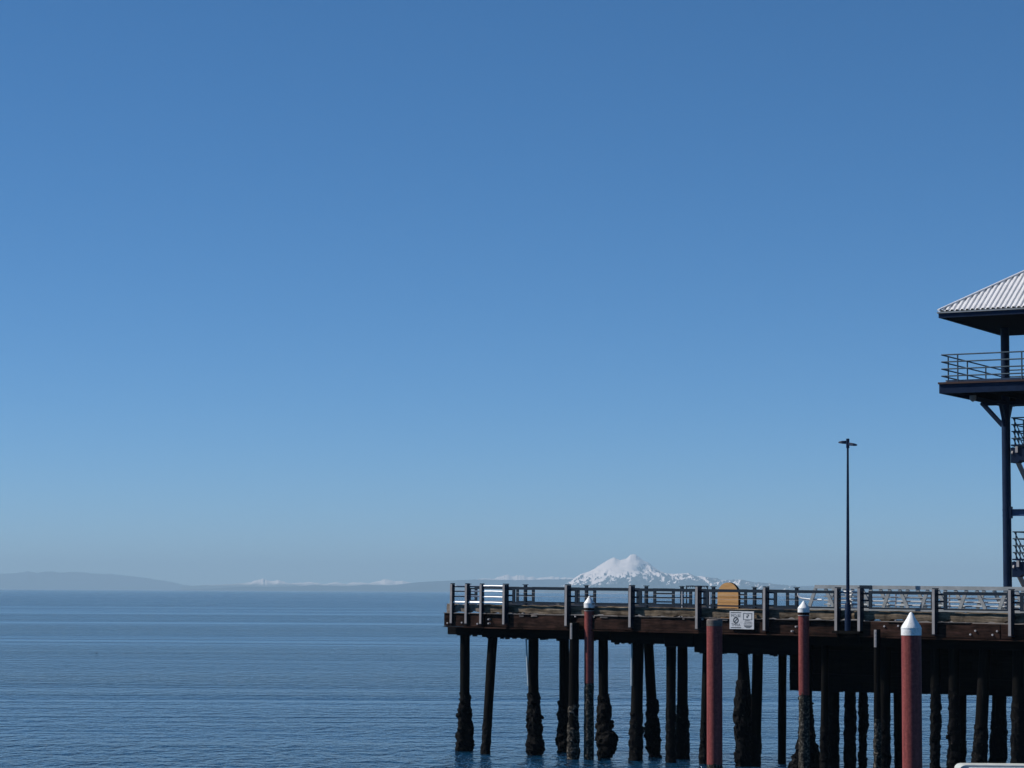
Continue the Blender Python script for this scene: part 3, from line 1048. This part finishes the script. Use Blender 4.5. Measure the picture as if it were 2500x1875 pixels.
def rails(p0, p1, z0, hs, r, posts, name='balcony_rail', slope=0.0, mat='tower_rail', toe=True):
    p0, p1 = Vector(p0), Vector(p1)
    m = MB()
    L = (p1 - p0).length
    for h_ in hs:
        m.tube([(p0.x, p0.y, z0 + h_), (p1.x, p1.y, z0 + h_ + slope)], r, 8)
    for t in posts:
        q = p0.lerp(p1, t)
        m.tube([(q.x, q.y, z0 + slope * t), (q.x, q.y, z0 + slope * t + hs[-1])], r * 1.1, 8)
    m.build(name, M[mat], tower, True)


HS = (0.24, 0.51, 0.78, 1.05)
rails((0.08, 0.08), (TL - 0.08, 0.08), ZD, HS, 0.027, (0.085, 0.42, 0.75, 1.0))
rails((0.08, 0.08), (0.08, TL - 0.08), ZD, HS, 0.027, (0.1, 0.4, 0.7, 1.0))
rails((0.08, TL - 0.08), (TL - 0.08, TL - 0.08), ZD, HS, 0.027, (0.3, 0.65, 1.0))
rails((TL - 0.08, 0.08), (TL - 0.08, TL - 0.08), ZD, HS, 0.027, (0.3, 0.65))
m = MB()
m.box(0.2, TL - 0.2, 0.16, 0.19, ZD + 0.004, ZD + 0.09)
m.build('toe_board', M['galv'], tower)
# columns
CX, CY = 1.0, 4.92
COLS = [(CX, CY), (4.9, 1.1), (6.5, 4.4), (3.9, 6.6)]
for i, (x, y) in enumerate(COLS):
    m = MB()
    m.tube([(x, y, 5.2), (x, y, 11), (x, y, ZE - 0.2)], 0.17, 24)
    m.build('column', M['navy'], tower, True)
    m = MB()
    for dx, dy in ((-0.98, 0), (0, -0.7), (0, 0.7)):
        m.bar((x + dx, y + dy, ZD - 0.43), (x + dx * 0.14, y + dy * 0.14, 12.92), 0.12, 0.17)
    m.box(x - 1.0, x + 1.0, y - 0.06, y + 0.06, ZD - 0.56, ZD - 0.425)
    m.box(x - 0.06, x + 0.06, y - 1.0, y - 0.062, ZD - 0.56, ZD - 0.425)
    m.box(x - 0.06, x + 0.06, y + 0.062, y + 1.0, ZD - 0.56, ZD - 0.425)
    m.build('brace', M['navy'], tower)
    m = MB()
    for z in (5.2,):
        m.tube([(x, y, 5.3), (x, y, 5.42)], 0.3, 20)
    m.build('base_plate', M['navy'], tower)
# tie beam
m = MB()
zt2 = 9.62
for z0_, z1_, hwid in ((zt2 - 0.03, zt2, 0.08), (zt2 - 0.27, zt2 - 0.24, 0.08), (zt2 - 0.239, zt2 - 0.031, 0.012)):
    m.box(CX + 0.16, 6.5, CY - hwid, CY + hwid, z0_, z1_)
m.build('tie_beam', M['navy_blue'], tower)
m = MB()
for z in (zt2 - 0.02, zt2 - 0.25):
    m.tube([(CX, CY, z - 0.015), (CX, CY, z + 0.015)], 0.178, 24)
m.box(CX + 0.15, CX + 0.2, CY - 0.13, CY + 0.13, zt2 - 0.36, zt2 + 0.1)
m.build('beam_flange', M['navy'], tower)
# stair landings and flights
for zf_ in (12.15, 7.68):
    m = MB()
    m.box(1.25, 2.8, 4.75, 5.45, zf_ - 0.06, zf_)
    m.box(1.14, 1.22, 5.451, 7.4, zf_ - 0.06, zf_)
    m.build('landing', M['navy'], tower)
    m = MB()
    m.prism([(1.22, zf_ - 0.72), (1.5, zf_ - 0.72), (1.62, zf_ - 0.62), (1.95, zf_ - 0.62), (1.95, zf_ - 0.12), (1.22, zf_ - 0.12)], 4.8, 5.3)
    m.build('landing_bracket', M['navy'], tower)
    m = MB()
    for x in (1.28, 2.5):
        m.bar((x, 4.82, zf_ - 0.22), (x, 8.6, zf_ - 2.6), 0.06, 0.30)
    m.box(1.42, 1.52, 4.74, 4.79, zf_ - 0.32, zf_ - 0.08)
    m.build('stair_stringer', M['concrete'], tower)
    m = MB()
    for k in range(14):
        y = 5.3 + k * 0.235
        m.box(1.32, 2.469, y, y + 0.26, zf_ - 0.2 - k * 0.147, zf_ - 0.16 - k * 0.147)
    m.build('stair_treads', M['navy'], tower)
    rails((1.3, 4.8), (1.3, 7.4), zf_, HS, 0.026, (0.12, 0.55, 1.0), 'landing_rail')
    rails((1.3, 4.9), (1.3, 8.4), zf_, HS, 0.022, (0.2, 0.6, 1.0), 'stair_rail', -2.05)
    rails((1.27, 4.78), (2.8, 4.78), zf_, HS, 0.024, (0.5, 1.0), 'landing_rail')
# dome light under the balcony
m = MB()
m.tube([(0.75, 1.7, ZD - 0.40), (0.75, 1.7, ZD - 0.52), (0.75, 1.7, ZD - 0.6), (0.75, 1.7, ZD - 0.64)], [0.13, 0.13, 0.09, 0.03], 16)
m.build('dome_camera', M['gangway'], tower, True)

# ------------------------------------------------------------------ floating dock at the bottom right
FY = 82.0
p = at(2343, 1868, FY)
fl = tag(empty('floating_dock', (p.x, FY, 0), (0, 0, R(-1))), 'pale grey rounded end of a floating dock at the foot of the right-hand piles', 'dock')
m = MB()
zt3 = p.z
out = []
for k in range(9):
    a = math.pi / 2 + math.pi / 2 * k / 8
    out.append((0.22 + 0.22 * math.cos(a), zt3 - 0.16 + 0.16 * math.sin(a)))
out = [(6.5, -0.35), (6.5, zt3 - 0.1), (2.2, zt3 - 0.005)] + out + [(0.0, -0.35)]
m.prism(out, 0.0, 1.1)
m.build('hull', M['float'], fl)
m = MB()
m.tube([(0.3, -0.02, zt3 - 0.12), (2.2, -0.02, zt3 - 0.12), (6.4, -0.02, zt3 - 0.2)], 0.05, 10)
m.build('rub_rail', M['white'], fl, True)

# ------------------------------------------------------------------ sea bird
d = ray(235.5, 1595)
p = CO + d * (CAMZ / -d.z)
bird = tag(empty('seabird', (p.x, p.y, -0.01)), 'tiny dark seabird floating alone on the open water', 'bird')
m = MB()
m.tube([(-0.2, 0, 0.08), (-0.12, 0, 0.06), (0, 0, 0.06), (0.12, 0, 0.06), (0.17, 0, 0.1), (0.16, 0, 0.18), (0.17, 0, 0.23), (0.22, 0, 0.235), (0.29, 0, 0.23)],
       [0.015, 0.06, 0.085, 0.07, 0.045, 0.032, 0.04, 0.03, 0.006], 12)
m.build('body', M['bird'], bird, True)
bird.scale = (0.5, 0.5, 0.5)

# ------------------------------------------------------------------ hills and mountain
def terrain_mat(name, rock, snow, snow_lo, snow_hi, nscale, amp=2.2, shade_rock=0.0):
    m, nt, b = new_mat(name)
    geo = nt.nodes.new('ShaderNodeNewGeometry')
    sep = nt.nodes.new('ShaderNodeSeparateXYZ')
    nt.links.new(geo.outputs['Position'], sep.inputs[0])
    n = nt.nodes.new('ShaderNodeTexNoise')
    n.inputs['Scale'].default_value = nscale
    n.inputs['Detail'].default_value = 8
    n.inputs['Roughness'].default_value = 0.65
    nt.links.new(geo.outputs['Position'], n.inputs['Vector'])
    c1 = ramp(nt, n.outputs['Fac'], [(0.3, tuple(x * 0.7 for x in rock)), (0.7, tuple(x * 1.4 for x in rock))])
    if snow:
        a = nt.nodes.new('ShaderNodeMath'); a.operation = 'MULTIPLY_ADD'
        nt.links.new(n.outputs['Fac'], a.inputs[0])
        a.inputs[1].default_value = (snow_hi - snow_lo) * amp
        nt.links.new(sep.outputs['Z'], a.inputs[2])
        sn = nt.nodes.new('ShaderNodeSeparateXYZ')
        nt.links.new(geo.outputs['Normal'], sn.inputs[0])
        q = nt.nodes.new('ShaderNodeMath'); q.operation = 'MULTIPLY_ADD'      # shade painted in: right-facing slopes turn to dark rock, left-facing to snow
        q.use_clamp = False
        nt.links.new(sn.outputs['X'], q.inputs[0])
        q.inputs[1].default_value = -shade_rock
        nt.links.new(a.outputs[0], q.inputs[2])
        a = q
        mr = nt.nodes.new('ShaderNodeMapRange')
        off = (snow_hi - snow_lo) * amp / 2
        mr.inputs[1].default_value = snow_lo + off
        mr.inputs[2].default_value = snow_hi + off
        nt.links.new(a.outputs[0], mr.inputs[0])
        rgb = nt.nodes.new('ShaderNodeRGB')
        rgb.outputs[0].default_value = (*snow, 1)
        c1 = mixc(nt, mr.outputs[0], c1, rgb.outputs[0])
    nt.links.new(c1, b.inputs['Base Color'])
    b.inputs['Roughness'].default_value = 0.9
    b.inputs['Specular IOR Level'].default_value = 0.1
    return m


def interp(pts, x):
    if x <= pts[0][0]:
        return pts[0][1]
    for (a, ya), (b, yb) in zip(pts, pts[1:]):
        if x <= b:
            f = (x - a) / (b - a)
            return ya + (yb - ya) * f
    return pts[-1][1]


def hsize(px, py, Y):
    return max(0.0, at(px, py, Y).z)


def ridge(name, pts, Y, depth, mat, step, nz, label, seed=0, nv=14, gully=0.35, gs=0.0015, spur=None):
    """a real massif: crest height profile over its length, spurs and gullies down both flanks"""
    m = MB()
    x0, x1 = pts[0][0], pts[-1][0]
    nu = int((x1 - x0) / step)
    H0 = max(hsize(p_[0], p_[1], Y) for p_ in pts)
    rows = []
    for i in range(nu + 1):
        px = x0 + (x1 - x0) * i / nu
        H = hsize(px, interp(pts, px), Y)
        X = at(px, 1440, Y).x
        Hs = sum(hsize(px + 5 * q, interp(pts, px + 5 * q), Y) for q in range(-4, 5)) / 9.0 if spur else H
        H *= 1 + nz * (noise.noise(Vector((X * gs * 4, seed, 0))) + 0.7 * noise.noise(Vector((X * gs * 11, seed, 3))) + 0.5 * noise.noise(Vector((X * gs * 26, seed, 6))))
        row = []
        for j in range(-nv, nv + 1):
            v = j / nv
            yy = Y + v * depth
            base = (1 - abs(v)) ** 1.15
            g = noise.noise(Vector((X * gs, yy * gs * 0.45, seed))) + 0.6 * noise.noise(Vector((X * gs * 2.7, yy * gs * 1.2, seed + 5))) + 0.3 * noise.noise(Vector((X * gs * 6, yy * gs * 3, seed + 9)))
            Hv = H + (Hs - H) * min(1.0, abs(v) * 7) if spur else H
            z = Hv * (base + gully * g * abs(v) ** 0.7 * base * 1.6 * (0.8 if j else 0))
            if spur:
                wgt = 0.10 + 0.90 * min(1, max(0, (px - spur[0]) / 18.0))
                wgt = max(wgt, min(1, max(0, (0.62 * H0 - z) / (0.2 * H0))))
                sg = 0.0
                for q, fq in enumerate((1 / 230.0, 1 / 105.0, 1 / 50.0)):
                    ph = X * fq + 1.5 * noise.noise(Vector((X * fq * 0.6, yy * fq * 0.5, 20 + q))) + 0.8 * noise.noise(Vector((X * fq * 1.7, yy * fq * 1.6, 40 + q))) + (yy - Y) * fq * 0.2
                    saw = ph - math.floor(ph)
                    sg += (saw / 0.72 if saw < 0.72 else (1 - saw) / 0.28) * (1.0, 0.5, 0.22)[q]
                z += wgt * spur[1] * (sg - 0.9) * min(1, abs(v) * 6) * (1 - abs(v))
            if abs(j) == nv:
                z = -3.0
            row.append(m.bm.verts.new((X * yy / Y, yy, max(z, -3.0))))
        rows.append(row)
    for r0, r1 in zip(rows, rows[1:]):
        for k in range(2 * nv):
            m.bm.faces.new((r0[k], r1[k], r1[k + 1], r0[k + 1]))
    o = m.build(name, mat, None, True)
    for pl in o.data.polygons:
        pl.use_smooth = True
    return tag(o, label, name, kind='structure')


SNOW = (0.97, 0.85, 0.79)
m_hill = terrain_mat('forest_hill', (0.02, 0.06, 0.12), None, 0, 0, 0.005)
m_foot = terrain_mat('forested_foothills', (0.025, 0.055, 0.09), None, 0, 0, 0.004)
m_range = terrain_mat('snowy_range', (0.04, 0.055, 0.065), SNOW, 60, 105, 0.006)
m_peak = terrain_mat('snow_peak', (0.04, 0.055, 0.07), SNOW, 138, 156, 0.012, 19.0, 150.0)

MTN = [(1330, 1441), (1385, 1428), (1402, 1412), (1418, 1401), (1438, 1395), (1450, 1389), (1462, 1381), (1483, 1368), (1493, 1363.5), (1500, 1361), (1507, 1364.5), (1514, 1367), (1521, 1365.5), (1527, 1364.5), (1533, 1360), (1539, 1354), (1546, 1352.5),
       (1552, 1353.5), (1561, 1361), (1570, 1368), (1585, 1375), (1592, 1381), (1599, 1386), (1610, 1393), (1624, 1399), (1639, 1401), (1664, 1400), (1682, 1399), (1700, 1408), (1711, 1406),
       (1733, 1410), (1751, 1411), (1762, 1417), (1787, 1415), (1812, 1415), (1841, 1422), (1877, 1424), (1950, 1434), (2050, 1443)]
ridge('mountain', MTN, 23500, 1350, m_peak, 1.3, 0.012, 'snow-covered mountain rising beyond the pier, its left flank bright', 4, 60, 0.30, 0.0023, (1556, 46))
RNG = [(440, 1432), (500, 1428), (560, 1426), (610, 1422), (632, 1415), (641, 1412), (660, 1419), (680, 1416), (705, 1424), (758, 1421), (790, 1426), (821, 1421), (845, 1426), (860, 1421), (900, 1424),
       (925, 1418), (945, 1414), (965, 1419), (980, 1418), (1010, 1424), (1100, 1420), (1158, 1415), (1185, 1412), (1200, 1414), (1235, 1403), (1250, 1408), (1262, 1404), (1290, 1407), (1310, 1411), (1340, 1408),
       (1382, 1410), (1420, 1412), (1480, 1425), (1600, 1440)]
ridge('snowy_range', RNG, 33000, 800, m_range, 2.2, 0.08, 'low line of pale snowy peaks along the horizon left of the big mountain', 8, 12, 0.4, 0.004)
FOOT = [(430, 1440), (520, 1437), (600, 1432), (680, 1433), (740, 1430), (770, 1428), (800, 1430), (850, 1431), (890, 1428), (960, 1429), (989, 1425), (1027, 1421), (1060, 1419), (1094, 1418), (1138, 1415.5), (1180, 1414.5), (1220, 1415.5), (1280, 1416), (1330, 1414.5),
        (1404, 1414), (1440, 1419), (1500, 1428), (1560, 1432), (1650, 1431), (1750, 1434), (1900, 1432), (1980, 1430), (2060, 1434), (2300, 1437), (2560, 1437)]
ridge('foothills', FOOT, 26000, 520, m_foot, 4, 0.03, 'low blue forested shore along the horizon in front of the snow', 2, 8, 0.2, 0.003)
HILL = [(-140, 1404), (-60, 1398), (0, 1400.6), (41, 1399), (66, 1394), (89, 1399), (111, 1395), (130, 1395), (142, 1398.5), (187, 1395), (218, 1400), (266, 1401), (335, 1408), (396, 1417), (424, 1422), (443, 1427), (494, 1432),
        (560, 1439), (620, 1441)]
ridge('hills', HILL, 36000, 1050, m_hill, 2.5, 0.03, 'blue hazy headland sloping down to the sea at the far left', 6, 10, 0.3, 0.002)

# ------------------------------------------------------------------ water
WB = MB()
ys = [-600, -100, 0, 40, 80, 120, 200, 400, 800, 1600, 3200, 6400, 12000, 20000, 26000, 38500]
prev = None
for y in ys:
    hwid = 1500 + 0.4 * max(y, 0)
    row = [WB.bm.verts.new((hwid * k / 4, y, 0)) for k in range(-4, 5)]
    if prev:
        for k in range(8):
            WB.bm.faces.new((prev[k], prev[k + 1], row[k + 1], row[k]))
    prev = row


def water_mat():
    m, nt, b = new_mat('sea_water')
    L = nt.links.new
    geo = nt.nodes.new('ShaderNodeNewGeometry')

    def nz(scale, ns, det, rough=0.55, dist=0.0, loc=(0, 0, 0)):
        mp = nt.nodes.new('ShaderNodeMapping')
        mp.inputs['Scale'].default_value = scale
        mp.inputs['Location'].default_value = loc
        mp.inputs['Rotation'].default_value = (0, 0, R(8))
        L(geo.outputs['Position'], mp.inputs[0])
        n = nt.nodes.new('ShaderNodeTexNoise')
        n.inputs['Scale'].default_value = ns
        n.inputs['Detail'].default_value = det
        n.inputs['Roughness'].default_value = rough
        n.inputs['Distortion'].default_value = dist
        L(mp.outputs[0], n.inputs['Vector'])
        return n.outputs['Fac']

    def math_(op, a, b_, c=None):
        q = nt.nodes.new('ShaderNodeMath')
        q.operation = op
        for i, v in enumerate((a, b_, c)):
            if v is None:
                continue
            if isinstance(v, (int, float)):
                q.inputs[i].default_value = v
            else:
                L(v, q.inputs[i])
        return q.outputs[0]
    # wind patches: long bands of rippled and slick water
    band = nz((0.0010, 0.012, 1), 1.0, 6.0, 0.66, 0.4, (3, 7, 0))
    mr = nt.nodes.new('ShaderNodeMapRange')
    mr.inputs[1].default_value = 0.38
    mr.inputs[2].default_value = 0.62
    mr.inputs[3].default_value = 0.10
    mr.inputs[4].default_value = 1.45
    L(band, mr.inputs[0])
    w1 = nz((2.0, 1.0, 1), 0.46, 3.5, 0.55, 0.6)
    w2 = nz((2.0, 1.0, 1), 1.15, 3.0, 0.55, 0.3)
    w3 = nz((1.4, 1.0, 1), 3.2, 2.0, 0.5, 0.2)
    h = math_('ADD', math_('MULTIPLY', w1, 0.95), math_('MULTIPLY', w2, 0.42))
    h = math_('ADD', h, math_('MULTIPLY', w3, 0.09))
    h = math_('MULTIPLY', h, mr.outputs[0])
    bn = nt.nodes.new('ShaderNodeBump')
    bn.inputs['Strength'].default_value = 1.0
    bn.inputs['Distance'].default_value = 1.25
    L(h, bn.inputs['Height'])
    L(bn.outputs[0], b.inputs['Normal'])
    b.inputs['Base Color'].default_value = (0.004, 0.036, 0.082, 1)
    b.inputs['Roughness'].default_value = 0.12
    b.inputs['IOR'].default_value = 1.333
    return m


tag(WB.build('water', water_mat(), None), 'calm rippled blue sea with wind bands reaching the horizon', 'water', kind='structure')

# ------------------------------------------------------------------ air
HB = MB()
HB.box(-21000, 21000, -800, 39000, -1.2, 420)
haze_m = bpy.data.materials.new('haze_air')
haze_m.use_nodes = True
nt = haze_m.node_tree
nt.nodes.remove(nt.nodes['Principled BSDF'])
pv = nt.nodes.new('ShaderNodeVolumePrincipled')
pv.inputs['Color'].default_value = (0.58, 0.83, 1.0, 1)
pv.inputs['Density'].default_value = 5.8e-5
nt.links.new(pv.outputs[0], nt.nodes['Material Output'].inputs['Volume'])
tag(HB.build('haze', haze_m, None), 'thin pale blue sea haze filling the air to the mountains', 'haze', kind='stuff')

# ------------------------------------------------------------------ light
EL, AZ_BACK = 42.0, 8.0          # sun at the left, a little behind the subject plane
wd = bpy.data.worlds.new('World')
sc.world = wd
wd.use_nodes = True
nt = wd.node_tree
bg = nt.nodes['Background']
sky = nt.nodes.new('ShaderNodeTexSky')
sky.sky_type = 'NISHITA'
sky.sun_disc = False
sky.sun_elevation = R(EL)
sky.sun_rotation = R(-90 + AZ_BACK)
sky.air_density = 0.6
sky.dust_density = 0.1
sky.ozone_density = 10.0
tcw = nt.nodes.new('ShaderNodeTexCoord')
mpw = nt.nodes.new('ShaderNodeMapping')
mpw.vector_type = 'NORMAL'
mpw.inputs['Scale'].default_value = (1.0, 1.0, 1 / 1.2)      # steeper air: the blue deepens a little sooner above the horizon
nt.links.new(tcw.outputs['Generated'], mpw.inputs[0])
nt.links.new(mpw.outputs[0], sky.inputs[0])
hs = nt.nodes.new('ShaderNodeHueSaturation')
hs.inputs['Saturation'].default_value = 1.12
hs.inputs['Hue'].default_value = 0.4945
gm = nt.nodes.new('ShaderNodeGamma')
gm.inputs[1].default_value = 0.92
nt.links.new(sky.outputs[0], gm.inputs[0])
nt.links.new(gm.outputs[0], hs.inputs['Color'])
nt.links.new(hs.outputs[0], bg.inputs[0])
bg.inputs[1].default_value = 0.121
sun_d = bpy.data.lights.new('sun', 'SUN')
sun_d.energy = 4.8
sun_d.angle = R(0.53)
sun_d.color = (1.0, 0.95, 0.88)
sun = bpy.data.objects.new('sun', sun_d)
COL.objects.link(sun)
sd = Vector((-math.cos(R(EL)) * math.cos(R(AZ_BACK)), math.cos(R(EL)) * math.sin(R(AZ_BACK)), math.sin(R(EL))))
sun.rotation_euler = sd.to_track_quat('Z', 'Y').to_euler()
sun.location = (-60, 60, 60)

# ------------------------------------------------------------------ render settings
sc.view_settings.view_transform = 'Standard'
sc.view_settings.look = 'None'
sc.view_settings.exposure = 0.0
sc.view_settings.gamma = 1.0
sc.render.engine = 'CYCLES'
sc.cycles.use_denoising = True
sc.cycles.max_bounces = 6
sc.cycles.volume_bounces = 0
sc.cycles.caustics_reflective = False
sc.cycles.caustics_refractive = False
